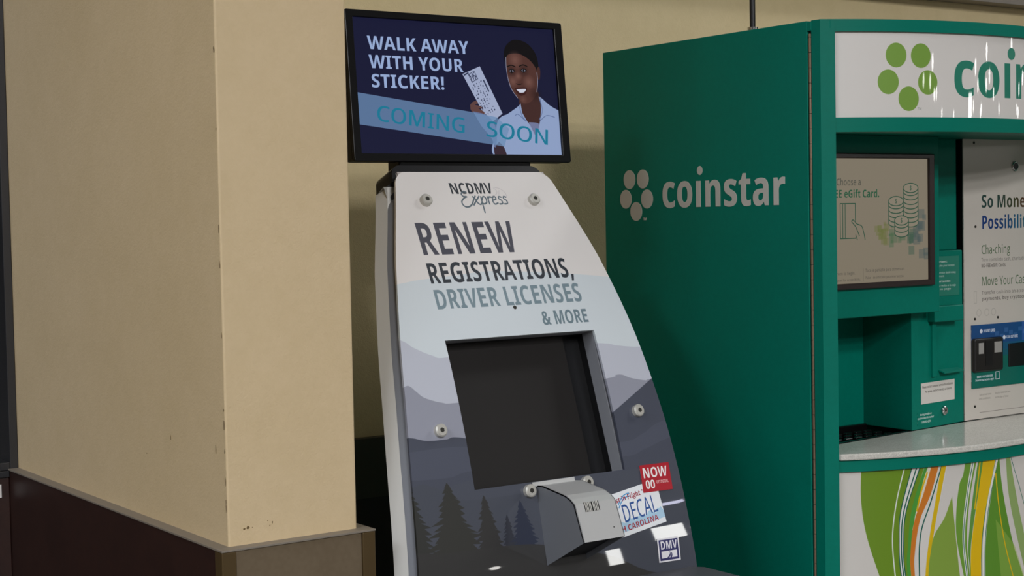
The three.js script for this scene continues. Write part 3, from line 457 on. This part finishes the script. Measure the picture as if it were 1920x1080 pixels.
// ================================================================ THE COIN KIOSK
{
  const k = thing('coin_kiosk', 'tall green coin counting kiosk with white curved header sign and stone counter', 'kiosk', [2.965, 0, -2.75]);
  const AX = 2.9213, AZ = -3.1586, R = 0.8958, S0 = -0.4395, S1 = 0.585;
  const arcAt = (s, dr = 0) => [AX + (R + dr) * Math.sin(s / R), AZ + (R + dr) * Math.cos(s / R)];
  // a board bent along the curved front: arc length range, height range, from radius offset r0 to r1
  function bent(s0, s1, y0, y1, r0, r1, seg = 48) {
    const g = new THREE.BoxGeometry(s1 - s0, y1 - y0, r1 - r0, seg, 1, 1).translate((s0 + s1) / 2, (y0 + y1) / 2, (r0 + r1) / 2), p = g.attributes.position;
    for (let i = 0; i < p.count; i++) { const [x, z] = arcAt(p.getX(i), p.getZ(i)); p.setXYZ(i, x, p.getY(i), z); }
    return toCreasedNormals(g, 0.5);
  }
  const TOP = 1.86, LEFT = 2.468, RIGHT = 3.462, BACK = -3.127, FRONT = -2.420;
  // cabinet
  part(k, 'plinth', box(LEFT + 0.02, RIGHT - 0.02, 0, 0.06, BACK + 0.02, -2.36), M.black);
  part(k, 'side_panel', box(LEFT, LEFT + 0.02, 0.06, TOP, BACK, FRONT, 0.0025), M.green, 'flat green side panel with pale logo');
  part(k, 'side_panel', box(RIGHT - 0.02, RIGHT, 0.06, TOP, BACK, FRONT, 0.0025), M.green);
  part(k, 'back_panel', box(LEFT + 0.02, RIGHT - 0.02, 0.06, TOP, BACK, BACK + 0.02), M.green);
  part(k, 'top_panel', box(LEFT + 0.02, RIGHT - 0.02, TOP - 0.02, TOP - 0.001, BACK + 0.02, -2.372), M.green);
  part(k, 'lower_core', box(LEFT + 0.02, RIGHT - 0.02, 0.06, 0.89, BACK + 0.02, -2.46, 0), M.green);
  part(k, 'recess_back', box(LEFT + 0.02, RIGHT - 0.02, 0.89, TOP - 0.02, -2.68, -2.655, 0), M.green);
  // door frame: hinge, posts, header and lower rail
  const door = part(k, 'door_post', prism([[2.470, -2.409], [2.470, -2.383], [2.4985, -2.3675], [2.512, -2.39], [2.512, -2.409]], 0.06, TOP, 0.001), M.green);
  part(k, 'door_post', prism([[3.458, -2.46], [3.458, -2.44], arcAt(S1, -0.001), [3.43, -2.46]], 0.06, TOP, 0.001), M.green);
  const hinge = []; for (let y = 0.07; y < 1.83; y += 0.0325) hinge.push(rod(2.4722, -2.4145, y, Math.min(1.832, y + 0.0315), 0.0036, 10));
  part(door, 'piano_hinge', mergeGeometries(hinge), M.hinge, 'long brown metal hinge');
  part(k, 'hinge_backing', box(2.4755, 2.50, 0.06, 1.84, -2.4205, -2.4085, 0), M.black);
  part(k, 'hinge_top', box(2.4685, 2.50, 1.838, 1.858, -2.421, -2.408, 0.001), M.green);
  const header = part(k, 'header', bent(S0, S1, 1.834, TOP, -0.06, 0), M.green, 'curved green header rail');
  part(header, 'header_rail', bent(S0, S1, 1.62, 1.651, -0.06, 0), M.green);
  part(header, 'header_backing', bent(S0, S1, 1.651, 1.834, -0.06, -0.012), M.black);
  const plan = (dr, backLine, s0 = S0, s1 = S1) => { const pts = []; for (let i = 0; i <= 40; i++) pts.push(arcAt(s0 + (s1 - s0) * i / 40, dr)); return [...pts, ...backLine]; };
  part(header, 'header_underside', prism(plan(-0.06, [[3.43, -2.655], [LEFT + 0.022, -2.655], [LEFT + 0.022, -2.43]]), 1.622, 1.634), M.green);
  // header sign
  const PS = 1900, hs = (s) => (s - S0) * PS, hy = (y) => (1.834 - y) * PS;
  const signArt = canvas(Math.round((S1 - S0) * PS), Math.round(0.183 * PS), (c, W, H) => {
    c.fillStyle = '#e0dbd5'; c.fillRect(0, 0, W, H);
    c.fillStyle = '#7aa23c'; for (const [s, y] of [[-0.296, 1.7845], [-0.2345, 1.784], [-0.3155, 1.727], [-0.217, 1.7265], [-0.266, 1.691]]) { c.beginPath(); c.ellipse(hs(s), hy(y), 0.0252 * PS, 0.0265 * PS, 0, 0, 7); c.fill(); }
    c.fillStyle = '#1a8068'; const x = hs(-0.150), base = hy(1.6975), xh = 0.0795 * PS;
    fit(c, 'co\u0131nstar', x - 4, hs(0.40), base, xh, 'bold', 'sans-serif', 0.56);
    c.font = '14px sans-serif'; c.fillStyle = '#8d918a'; c.fillText('TM', hs(-0.244), hy(1.667));
    return c;
  });
  part(header, 'sign_panel', bent(S0, S1, 1.651, 1.834, -0.0115, -0.0065, 64), printed(signArt, 0.5, { clearcoat: 1, clearcoatRoughness: 0.02 }), 'white curved sign with five green dots and green lettering');
  part(header, 'letter_dot', (() => { const [x, z] = arcAt(0.038, -0.0064), a = 0.038 / R; return disc(new THREE.Vector3(x, 1.7965, z), new THREE.Vector3(Math.sin(a), 0, Math.cos(a)), 0.0135, 0.0005, 28); })(), std({ color: 0x1a8068, roughness: 0.3 }));
  // counter, rail under it, printed lower door
  const backLine = [[3.43, -2.56], [3.10, -2.531], [2.49, -2.4605]];
  const counter = part(k, 'counter', prism(plan(0.004, backLine, S0 + 0.003, S1 - 0.004), 0.914, 0.928, 0.003), M.granite, 'speckled grey stone counter with curved edge');
  part(k, 'counter_rail', bent(S0, S1, 0.888, 0.914, -0.05, -0.004), M.green);
  part(k, 'counter_support', prism(plan(-0.05, [[3.43, -2.65], [LEFT + 0.022, -2.65], [LEFT + 0.022, -2.43]]), 0.885, 0.898), M.trayBlack);
  const lowArt = canvas(1843, 1420, (c, W, H) => {
    const X = (s) => (s - S0) * 1800, Y = (y) => (0.888 - y) * 1800, L = (pts) => pts.map(([s, y]) => [X(s), Y(y)]);
    c.fillStyle = '#d3cec7'; c.fillRect(0, 0, W, H);
    const blade = (color, left, right) => { c.fillStyle = color; c.beginPath(); smooth(c, L(left)); smooth(c, L([...right].reverse()), false); c.closePath(); c.fill(); };
    const line = (color, w, pts) => { c.strokeStyle = color; c.lineWidth = w * 1800; c.beginPath(); smooth(c, L(pts)); c.stroke(); };
    blade('#6d8f27', [[-0.384, 0.90], [-0.386, 0.829], [-0.375, 0.751], [-0.345, 0.658], [-0.30, 0.54], [-0.24, 0.40], [-0.18, 0.2]], [[-0.225, 0.90], [-0.254, 0.82], [-0.270, 0.74], [-0.275, 0.653], [-0.26, 0.54], [-0.22, 0.40], [-0.17, 0.2]]);
    line('#dfe2d8', 0.003, [[-0.277, 0.90], [-0.300, 0.82], [-0.3115, 0.74], [-0.306, 0.655], [-0.29, 0.55], [-0.23, 0.35]]);
    blade('#e0ddd6', [[-0.257, 0.90], [-0.289, 0.797], [-0.2945, 0.729], [-0.290, 0.654], [-0.26, 0.5], [-0.2, 0.3]], [[-0.236, 0.90], [-0.276, 0.797], [-0.284, 0.729], [-0.2805, 0.654], [-0.25, 0.5], [-0.19, 0.3]]);
    line('#175c4e', 0.0022, [[-0.258, 0.90], [-0.290, 0.797], [-0.2955, 0.729], [-0.291, 0.654], [-0.262, 0.5]]); line('#175c4e', 0.0028, [[-0.245, 0.90], [-0.282, 0.797], [-0.2895, 0.729], [-0.285, 0.654], [-0.255, 0.5]]); line('#175c4e', 0.0022, [[-0.236, 0.90], [-0.276, 0.797], [-0.284, 0.729], [-0.2805, 0.654], [-0.25, 0.5]]);
    blade('#4f9a3c', [[-0.226, 0.895], [-0.262, 0.80], [-0.273, 0.72], [-0.275, 0.65], [-0.25, 0.5]], [[-0.214, 0.895], [-0.250, 0.80], [-0.264, 0.72], [-0.266, 0.65], [-0.245, 0.5]]);
    blade('#e3ddc9', [[-0.216, 0.895], [-0.235, 0.85], [-0.262, 0.75]], [[-0.200, 0.895], [-0.226, 0.84], [-0.255, 0.75]]);
    line('#d8b114', 0.004, [[-0.222, 0.875], [-0.240, 0.83], [-0.25, 0.79]]);
    blade('#dbd6cf', [[-0.189, 0.895], [-0.212, 0.83], [-0.243, 0.765], [-0.257, 0.65], [-0.245, 0.5]], [[-0.165, 0.895], [-0.2, 0.76], [-0.21, 0.70], [-0.225, 0.65], [-0.225, 0.5]]);
    blade('#cf7a2a', [[-0.207, 0.90], [-0.231, 0.832], [-0.258, 0.765], [-0.267, 0.70], [-0.266, 0.652], [-0.25, 0.5]], [[-0.187, 0.90], [-0.213, 0.827], [-0.2425, 0.770], [-0.256, 0.70], [-0.2565, 0.651], [-0.24, 0.5]]);
    line('#175c4e', 0.003, [[-0.178, 0.90], [-0.213, 0.81], [-0.2405, 0.74], [-0.2445, 0.65], [-0.235, 0.5]]);
    blade('#d9b416', [[-0.181, 0.90], [-0.198, 0.823], [-0.216, 0.739], [-0.229, 0.648], [-0.235, 0.5]], [[-0.167, 0.90], [-0.186, 0.825], [-0.206, 0.738], [-0.221, 0.648], [-0.226, 0.5]]);
    c.fillStyle = '#83a042'; c.beginPath(); smooth(c, L([[-0.155, 0.816], [-0.176, 0.771], [-0.204, 0.735], [-0.214, 0.70], [-0.221, 0.648], [-0.226, 0.5], [-0.2, 0.3]])); smooth(c, L([[-0.09, 0.3], [-0.12, 0.55], [-0.134, 0.638], [-0.142, 0.699], [-0.149, 0.76], [-0.155, 0.816]]), false); c.fill();
    blade('#6d9a37', [[-0.114, 0.90], [-0.122, 0.862], [-0.1335, 0.84], [-0.143, 0.781], [-0.1415, 0.715], [-0.114, 0.60], [-0.07, 0.4]], [[-0.078, 0.90], [-0.1, 0.82], [-0.112, 0.73], [-0.108, 0.663], [-0.09, 0.55], [-0.05, 0.4]]);
    blade('#e2e0da', [[-0.094, 0.90], [-0.113, 0.82], [-0.1255, 0.73], [-0.119, 0.655], [-0.10, 0.55]], [[-0.084, 0.90], [-0.104, 0.82], [-0.118, 0.73], [-0.112, 0.655], [-0.094, 0.55]]); line('#1c6a52', 0.002, [[-0.089, 0.90], [-0.109, 0.82], [-0.122, 0.73], [-0.1155, 0.655], [-0.097, 0.55]]);
    blade('#5f9440', [[-0.074, 0.90], [-0.095, 0.80], [-0.108, 0.70], [-0.104, 0.64], [-0.1, 0.5]], [[-0.05, 0.90], [-0.08, 0.80], [-0.1, 0.70], [-0.1, 0.63], [-0.09, 0.5]]);
    line('#d9b416', 0.004, [[-0.068, 0.90], [-0.078, 0.84], [-0.088, 0.78]]);
    blade('#e0b80e', [[-0.058, 0.90], [-0.084, 0.779], [-0.099, 0.70], [-0.101, 0.634], [-0.1, 0.5], [-0.09, 0.3]], [[-0.016, 0.90], [-0.0485, 0.788], [-0.066, 0.70], [-0.069, 0.63], [-0.066, 0.5], [-0.06, 0.3]]);
    line('#17684f', 0.0022, [[-0.013, 0.90], [-0.0485, 0.79], [-0.065, 0.71], [-0.067, 0.629], [-0.065, 0.5]]); line('#e9e6df', 0.006, [[-0.009, 0.90], [-0.043, 0.80], [-0.0585, 0.715], [-0.061, 0.629], [-0.06, 0.5]]); line('#17684f', 0.0018, [[-0.004, 0.90], [-0.038, 0.80], [-0.054, 0.715], [-0.057, 0.629], [-0.056, 0.5]]);
    c.fillStyle = '#5c8f2c'; c.beginPath(); smooth(c, L([[-0.012, 0.880], [-0.036, 0.80], [-0.052, 0.715], [-0.055, 0.629], [-0.05, 0.45]])); smooth(c, L([[0.14, 0.45], [0.085, 0.60], [0.046, 0.68], [0.018, 0.765], [0.002, 0.83], [-0.006, 0.89]]), false); c.fill();
    c.fillStyle = 'rgba(160,185,90,0.45)'; c.beginPath(); c.moveTo(X(-0.02), Y(0.75)); c.lineTo(X(0.0), Y(0.60)); c.lineTo(X(0.10), Y(0.58)); c.lineTo(X(0.05), Y(0.68)); c.closePath(); c.fill();
    line('#d9b416', 0.0035, [[-0.019, 0.855], [-0.009, 0.783], [0.011, 0.696], [0.041, 0.616], [0.09, 0.5]]);
    blade('#8fa866', [[0.018, 0.90], [0.024, 0.82], [0.045, 0.74], [0.09, 0.62], [0.15, 0.5]], [[0.030, 0.90], [0.05, 0.82], [0.075, 0.74], [0.12, 0.62], [0.18, 0.5]]); line('#17684f', 0.0018, [[0.030, 0.90], [0.05, 0.855], [0.07, 0.813], [0.12, 0.70]]);
    blade('#6d9a37', [[0.16, 0.90], [0.18, 0.80], [0.25, 0.65], [0.32, 0.5]], [[0.22, 0.90], [0.26, 0.80], [0.33, 0.65], [0.40, 0.5]]);
  });
  part(k, 'lower_door', bent(S0, S1, 0.10, 0.888, -0.05, -0.012, 64), printed(lowArt, 0.2), 'white curved lower door printed with green, yellow and orange blades');

  // recess: screen panel, touchscreen
  const sp = part(k, 'screen_panel', box(LEFT + 0.022, 2.941, 1.211, 1.622, -2.60, -2.462, 0.002), M.green);
  const bz = new THREE.Shape([[2.530, 1.2755], [2.9145, 1.2755], [2.9145, 1.580], [2.530, 1.580]].map(([a, b]) => new THREE.Vector2(a, b)));
  bz.holes.push(new THREE.Path([[2.547, 1.289], [2.547, 1.5685], [2.8955, 1.5685], [2.8955, 1.289]].map(([a, b]) => new THREE.Vector2(a, b))));
  part(sp, 'screen_bezel', new THREE.ExtrudeGeometry(bz, { depth: 0.008, bevelEnabled: true, bevelSize: 0.002, bevelThickness: 0.002, bevelSegments: 2, bevelOffset: -0.002 }).translate(0, 0, -2.462), M.bezel, 'dark brown screen bezel');
  const P3 = 2800, tx = (x) => (x - 2.547) * P3, ty = (y) => (1.5685 - y) * P3;
  const touch = canvas(Math.round(0.3485 * P3), Math.round(0.2795 * P3), (c, W, H) => {
    c.fillStyle = '#a99d88'; c.fillRect(0, 0, W, H);
    c.fillStyle = '#5d5f55'; fit(c, 'Choose a', 130, 352, 168, 42, 'normal'); c.fillStyle = '#2f6f4e'; fit(c, 'NO FEE eGift Card.', -34, 520, 245, 48, 'bold');
    const sq = rng(3); for (let i = 0; i < 54; i++) { const t = sq(), x = 470 + t * 470, y = 455 + (sq() - 0.5) * (60 + 260 * t), s = 16 + sq() * 52; c.fillStyle = ['rgba(130,140,70,0.35)', 'rgba(90,130,90,0.4)', 'rgba(70,110,90,0.4)', 'rgba(90,110,110,0.4)'][Math.min(3, Math.floor(t * 4))]; c.fillRect(x, y, s, s); }
    const pile = (cx, top, n, rx, step = 29) => { c.lineWidth = 6; for (let i = n - 1; i >= 0; i--) { const y = top + i * step; c.fillStyle = '#b0a590'; c.strokeStyle = '#37664f'; c.beginPath(); c.ellipse(cx, y + step * 0.8, rx, 26, 0, 0, Math.PI); c.lineTo(cx - rx, y); c.ellipse(cx, y, rx, 26, 0, Math.PI, 2 * Math.PI); c.lineTo(cx + rx, y + step * 0.8); c.fill(); c.stroke(); } c.beginPath(); c.ellipse(cx, top, rx, 30, 0, 0, 7); c.fill(); c.stroke(); c.fillStyle = '#37664f'; c.font = '42px sans-serif'; c.textAlign = 'center'; c.fillText('$', cx, top + 15); c.textAlign = 'left'; };
    pile(813, 187, 8, 70); pile(673, 271, 5, 70); pile(724, 395, 3, 66);
    c.strokeStyle = '#37664f'; c.lineWidth = 6; c.strokeRect(162, 282, 135, 218); c.beginPath(); c.moveTo(184, 282); c.lineTo(184, 500); c.moveTo(206, 282); c.lineTo(206, 500); c.stroke();
    c.fillStyle = '#a99d88'; c.fillRect(272, 390, 40, 105); c.beginPath(); smooth(c, [[332, 486], [300, 430], [264, 396], [280, 386], [310, 410], [352, 424], [370, 460], [384, 512]]); c.stroke(); c.beginPath(); smooth(c, [[298, 478], [314, 512]]); c.stroke();
    c.fillStyle = '#6a655b'; fit(c, 'Touch screen to begin.', 20, 292, 728, 18, 'normal'); fit(c, 'Press \u2295 on keypad for accessibility.', 0, 340, 768, 15, 'normal'); c.fillRect(362, 690, 3, 84); fit(c, 'Toca la pantalla para comenzar.', 384, 750, 716, 19, 'normal'); fit(c, 'Pulse \u2295 de al teclado para tener acceso.', 384, 744, 760, 15, 'normal');
  });
  part(sp, 'screen', new THREE.PlaneGeometry(0.3485, 0.2795).translate(2.72125, 1.42875, -2.4575), glowing(touch, 0.9), 'lit beige touchscreen offering a gift card');
  const glow = new THREE.RectAreaLight(new THREE.Color(0.8, 0.7, 0.55), 0.35, 0.34, 0.27); glow.position.set(2.721 - 2.965, 1.429, -2.45 + 2.75); glow.rotation.y = Math.PI; k.add(glow);
  // coin tray on the left of the recess
  const tray = part(k, 'coin_tray', mergeGeometries([
    prism([[2.492, -2.465], [2.885, -2.508], [2.885, -2.652], [2.492, -2.652]], 0.899, 0.905),
    prism([[2.492, -2.463], [2.885, -2.507], [2.885, -2.515], [2.492, -2.472]], 0.905, 0.929, 0.001),
    box(2.492, 2.885, 0.905, 0.934, -2.654, -2.640, 0.003)]), M.trayBlack, 'black coin tray');
  for (let i = 0; i < 11; i++) for (let j = 0; j < 4; j++) { const x = 2.512 + i * 0.034, z = -2.625 + j * 0.032; if (z < -2.485 - (x - 2.5) * 0.11) part(tray, 'tray_rib', box(x, x + 0.024, 0.905, 0.922, z, z + 0.010, 0.003), M.trayBlack); }
  // dispenser housing to the right of the tray, its face turned slightly
  const dA = [2.889, -2.504], dB = [3.109, -2.5315], dl = Math.hypot(dB[0] - dA[0], dB[1] - dA[1]), dn = new THREE.Vector3(-(dB[1] - dA[1]) / -dl, 0, (dB[0] - dA[0]) / dl), turn = Math.atan2(-(dB[1] - dA[1]), dB[0] - dA[0]);
  const onFace = (g, t, y, out = 0) => { g.rotateY(turn); g.translate(dA[0] + (dB[0] - dA[0]) * t + Math.sin(turn) * out, y, dA[1] + (dB[1] - dA[1]) * t + Math.cos(turn) * out); return g; };
  const disp = part(k, 'dispenser_housing', prism([dA, dB, [3.109, -2.655], [2.889, -2.655]], 0.929, 1.215, 0.0015), M.green, 'green receipt dispenser housing');
  part(disp, 'dispenser_rib', onFace(new RoundedBoxGeometry(0.016, 0.16, 0.006, 2, 0.001).translate(0, 0, 0.003), 0.40, 1.13), M.green);
  part(disp, 'dispenser_flap', onFace(new RoundedBoxGeometry(0.085, 0.004, 0.022, 2, 0.0015).rotateX(0.35).rotateZ(0.0).translate(0, 0, 0.007), 0.70, 1.061), M.green);
  part(k, 'upper_housing', box(2.941, 3.104, 1.352, 1.622, -2.655, -2.545, 0.002), M.green);
  const lip = part(k, 'receipt_box', box(2.941, 3.092, 1.19, 1.352, -2.655, -2.518, 0.003), M.green, 'green receipt box with small white lettering');
  const small = canvas(256, 256, (c) => { c.fillStyle = '#1c7a66'; c.fillRect(0, 0, 256, 256); c.fillStyle = '#cfd6cf'; const rows = [[40, 150], [66, 215], [112, 225], [134, 120], [168, 178], [196, 225], [218, 180]]; ['Important:', 'Please take your receipt', 'to the service desk today', 'for payment', 'Importante:', 'Lleve su recibo a la caja', 'para su pago'].forEach((s, i) => fit(c, s, 12, rows[i][1], rows[i][0], 13, i % 4 ? 'normal' : 'bold')); });
  part(lip, 'instruction_label', box(2.975, 3.078, 1.243, 1.338, -2.5182, -2.517, 0), printed((() => { small.wrapS = small.wrapT = THREE.ClampToEdgeWrapping; small.repeat.set(1 / 0.103, 1 / 0.095); small.offset.set(-2.975 / 0.103, -1.243 / 0.095); return small; })(), 0.4));
  part(lip, 'receipt_lip', box(2.957, 3.062, 1.183, 1.221, -2.52, -2.490, 0.003), M.green);
  const note = canvas(420, 150, (c) => { c.fillStyle = '#d6d0c8'; c.fillRect(0, 0, 420, 150); c.fillStyle = '#5a544d'; fit(c, 'Please contact customer service for assistance', 14, 400, 38, 17, 'bold'); fit(c, 'Por ayuda, contacte servicio al cliente', 46, 380, 72, 16, 'bold'); });
  part(disp, 'notice_sticker', onFace(new THREE.BoxGeometry(0.143, 0.05, 0.0006).translate(0, 0, 0.0005), 0.495, 1.013), printed(note, 0.4), 'white notice sticker');
  const tiny = canvas(256, 128, (c) => { c.fillStyle = '#007462'; c.fillRect(0, 0, 256, 128); c.fillStyle = '#cdd8d2'; fit(c, 'Having trouble or', 40, 215, 30, 20, 'bold'); fit(c, 'questions about this machine?', 8, 248, 66, 20, 'bold'); fit(c, '1-800-928-2274', 56, 204, 108, 22, 'bold'); });
  part(disp, 'help_label', onFace(new THREE.BoxGeometry(0.072, 0.03, 0.0005).translate(0, 0, 0.0004), 0.26, 0.953), printed(tiny, 0.45, { specularIntensity: 0.25 }));
  const lockN = new THREE.Vector3(Math.sin(turn), 0, Math.cos(turn)), lc = new THREE.Vector3(dA[0] + (dB[0] - dA[0]) * 0.60, 0.965, dA[1] + (dB[1] - dA[1]) * 0.60);
  const lock = part(disp, 'lock', disc(lc, lockN, 0.011, 0.007, 28, 0.002), M.chrome, 'round chrome key lock');
  part(k, 'keyway', disc(lc.clone().addScaledVector(lockN, 0.0068), lockN, 0.003, 0.001, 8), M.socket);
  // white front panel on the right
  const WZ = -2.532;
  part(k, 'panel_gap', box(3.105, 3.115, 0.929, 1.634, -2.655, -2.60, 0), M.black);
  const P4 = 2400, wx = (x) => (x - 3.1145) * P4, wy = (y) => (1.632 - y) * P4;
  const panelArt = canvas(Math.round(0.326 * P4), Math.round(0.702 * P4), (c, W, H) => {
    c.fillStyle = '#cfc8be'; c.fillRect(0, 0, W, H);
    const rainbow = (y, a, b) => { const g = c.createLinearGradient(wx(3.18), 0, wx(3.40), 0); a.forEach((s, i) => g.addColorStop(i / (a.length - 1), s)); c.fillStyle = g; };
    rainbow(0, ['#2f4a44', '#4a4a30', '#7a3a30', '#3a4a60']); fit(c, 'So Money', wx(3.181), wx(3.377), wy(1.453), 0.0315 * P4, 'bold'); rainbow(0, ['#24407a', '#2a5a80', '#2f7080', '#3a8060']); fit(c, 'Possibilities', wx(3.181), wx(3.412), wy(1.4005), 0.0325 * P4, 'bold');
    c.fillStyle = '#5c7355'; fit(c, 'Cha-ching', wx(3.180), wx(3.292), wy(1.339), 0.022 * P4, 'normal'); fit(c, 'Move Your Cash', wx(3.180), wx(3.366), wy(1.2605), 0.022 * P4, 'normal');
    c.fillStyle = '#77716a'; fit(c, 'Turn coins into cash, charitable donations or', wx(3.180), wx(3.43), wy(1.320), 0.0085 * P4, 'normal'); fit(c, 'NO-FEE eGift Cards.', wx(3.180), wx(3.276), wy(1.3055), 0.009 * P4, 'bold'); fit(c, 'Transfer cash into an account to make', wx(3.181), wx(3.42), wy(1.2385), 0.0085 * P4, 'normal'); fit(c, 'payments, buy cryptocurrencies', wx(3.181), wx(3.41), wy(1.2235), 0.0085 * P4, 'bold');
    c.strokeStyle = '#bcb6ac'; c.lineWidth = 5; c.strokeRect(wx(3.152), wy(1.247), 22, 70); for (const x of [3.17, 3.20, 3.226]) { c.beginPath(); c.arc(wx(x), wy(1.1935), 20, 0, 7); c.stroke(); }
    c.fillStyle = '#8d867d'; fit(c, 'Coin and cash terms', wx(3.17), wx(3.216), wy(0.987), 11, 'normal'); fit(c, 'and conditions', wx(3.168), wx(3.212), wy(0.977), 11, 'normal'); fit(c, 'Voucher redeemable here', wx(3.23), wx(3.29), wy(0.987), 11, 'normal'); fit(c, 'on the day of issue', wx(3.23), wx(3.282), wy(0.976), 11, 'normal'); c.fillRect(wx(3.17), wy(0.946), W, 3);
  });
  const wp = part(k, 'front_panel', (() => { const g = new THREE.BoxGeometry(0.326, 0.702, 0.003); g.translate(3.2775, 1.281, WZ - 0.0015); return g; })(), printed(panelArt, 0.16), 'glossy white instruction panel');
  part(k, 'panel_backing', box(3.116, 3.44, 0.929, 1.634, -2.655, WZ - 0.0035, 0), M.black);
  const Zp = new THREE.Vector3(0, 0, 1);
  for (const [x, y] of [[3.154, 1.613], [3.158, 1.407], [3.154, 1.179], [3.242, 1.179], [3.152, 0.962]]) part(wp, 'panel_screw', disc(new THREE.Vector3(x, y, WZ - 0.0005), Zp, 0.0032, 0.0018, 14), M.socket);
  const lens = part(wp, 'camera_lens', disc(new THREE.Vector3(3.31, 1.556, WZ - 0.001), Zp, 0.0125, 0.006, 28, 0.002), M.chrome, 'round camera lens in chrome ring');
  part(k, 'lens_glass', disc(new THREE.Vector3(3.31, 1.556, WZ + 0.0045), Zp, 0.0085, 0.0012, 24), M.innerBlack);
  const blue = canvas(640, 384, (c) => {
    c.fillStyle = '#0e6a5c'; c.fillRect(0, 0, 640, 384); c.fillStyle = '#1c4d84'; c.fillRect(0, 0, 640, 118); c.fillStyle = '#1b5a7c'; c.fillRect(0, 118, 640, 44); c.fillStyle = '#165f6f'; c.fillRect(0, 162, 640, 36);
    c.fillStyle = 'rgba(80,110,190,0.5)'; c.fillRect(470, 0, 170, 118); c.fillStyle = 'rgba(120,160,220,0.25)'; for (let i = 0; i < 9; i++) c.fillRect(170 + i * 44, 30 + (i % 3) * 18, 36, 26);
    c.fillStyle = '#dfe6ee'; for (const [x, y, s, w] of [[86, 40, 'INSERT CARD', 170], [300, 88, 'CASH OUT HERE', 170]]) { c.beginPath(); c.arc(x, y, 13, 0, 7); c.fill(); fit(c, s, x + 20, x + w - 40, y + 8, 16, 'bold'); }
    fit(c, 'INSERT VOUCHER HERE', 44, 190, 322, 13, 'bold'); fit(c, 'Inserte su tarjeta aqui', 30, 200, 342, 13, 'bold'); c.strokeStyle = '#dfe6ee'; c.lineWidth = 4; c.strokeRect(218, 296, 34, 44);
  });
  const bp = part(wp, 'payment_plate', new THREE.BoxGeometry(0.265, 0.157, 0.003).translate(3.2715, 1.0855, WZ + 0.0015), printed(blue, 0.25), 'blue and green payment plate');
  part(k, 'card_reader', box(3.138, 3.249, 1.0475, 1.131, WZ - 0.002, WZ + 0.013, 0.006), std({ color: 0x14110f, roughness: 0.4 }), 'black card reader');
  part(k, 'card_slot', box(3.178, 3.206, 1.062, 1.124, WZ + 0.0125, WZ + 0.0136, 0), M.innerBlack);
  for (const [a, b] of [[3.152, 3.171], [3.212, 3.240]]) part(k, 'reader_sticker', box(a, b, 1.093, 1.120, WZ + 0.0125, WZ + 0.0136, 0), std({ color: 0x9a9893, roughness: 0.5 }), 'small grey sticker');
  part(k, 'dispenser_slot', box(3.278, 3.342, 1.052, 1.111, WZ + 0.001, WZ + 0.006, 0.004), M.innerBlack, 'black cash slot');

  // lettering and dots on the side panel
  const font = await new FontLoader().loadAsync('fonts/droid/droid_sans_bold.typeface.json');
  const tg = new TextGeometry(font.data.glyphs['\u0131'] ? 'co\u0131nstar' : 'coinstar', { font, size: 0.1, depth: 0.0008, curveSegments: 10, bevelEnabled: false });
  tg.computeBoundingBox(); const tb = tg.boundingBox, sX = 0.412 / (tb.max.x - tb.min.x);
  const xh = 0.0605 / 0.0755;
  tg.translate(-tb.min.x, 0, 0); tg.scale(sX, xh, 1);
  tg.rotateY(-Math.PI / 2); tg.translate(LEFT - 0.0001, 1.4675, -2.902);
  const SP = k.children.find((m) => m.name === 'side_panel');
  part(SP, 'lettering', tg, M.print, 'pale grey brand lettering');
  const dotN = new THREE.Vector3(-1, 0, 0), oval = (y, z, ry, rz) => { const g = new THREE.CylinderGeometry(1, 1, 0.0008, 32).rotateZ(Math.PI / 2); g.scale(1, ry, rz); g.translate(LEFT - 0.0002, y, z); return g; };
  for (const [y, z] of [[1.539, -3.0275], [1.539, -2.976], [1.491, -3.0425], [1.490, -2.961], [1.460, -3.003]]) part(SP, 'logo_dot', oval(y, z, 0.0232, 0.0225), M.print);
  const tm = new TextGeometry('TM', { font, size: 0.006, depth: 0.0006, curveSegments: 3, bevelEnabled: false }); tm.rotateY(-Math.PI / 2); tm.translate(LEFT - 0.0001, 1.4385, -2.976); part(SP, 'trademark', tm, M.print);
  part(SP, 'letter_dot', oval(1.5525, -2.768, 0.0105, 0.0095), M.print);
}
// black conduit rising from the top of the coin kiosk to the ceiling
{
  const t = thing('power_conduit', 'thin black conduit rising from the green kiosk top to the ceiling', 'conduit', [2.49, 1.86, -2.609]);
  part(t, 'pipe', rod(2.49, -2.609, 1.861, CEILING, 0.0065), M.black);
  part(t, 'collar', rod(2.49, -2.609, 1.8605, 1.868, 0.012), M.chrome, 'small metal collar');
}

renderer.render(scene, camera);
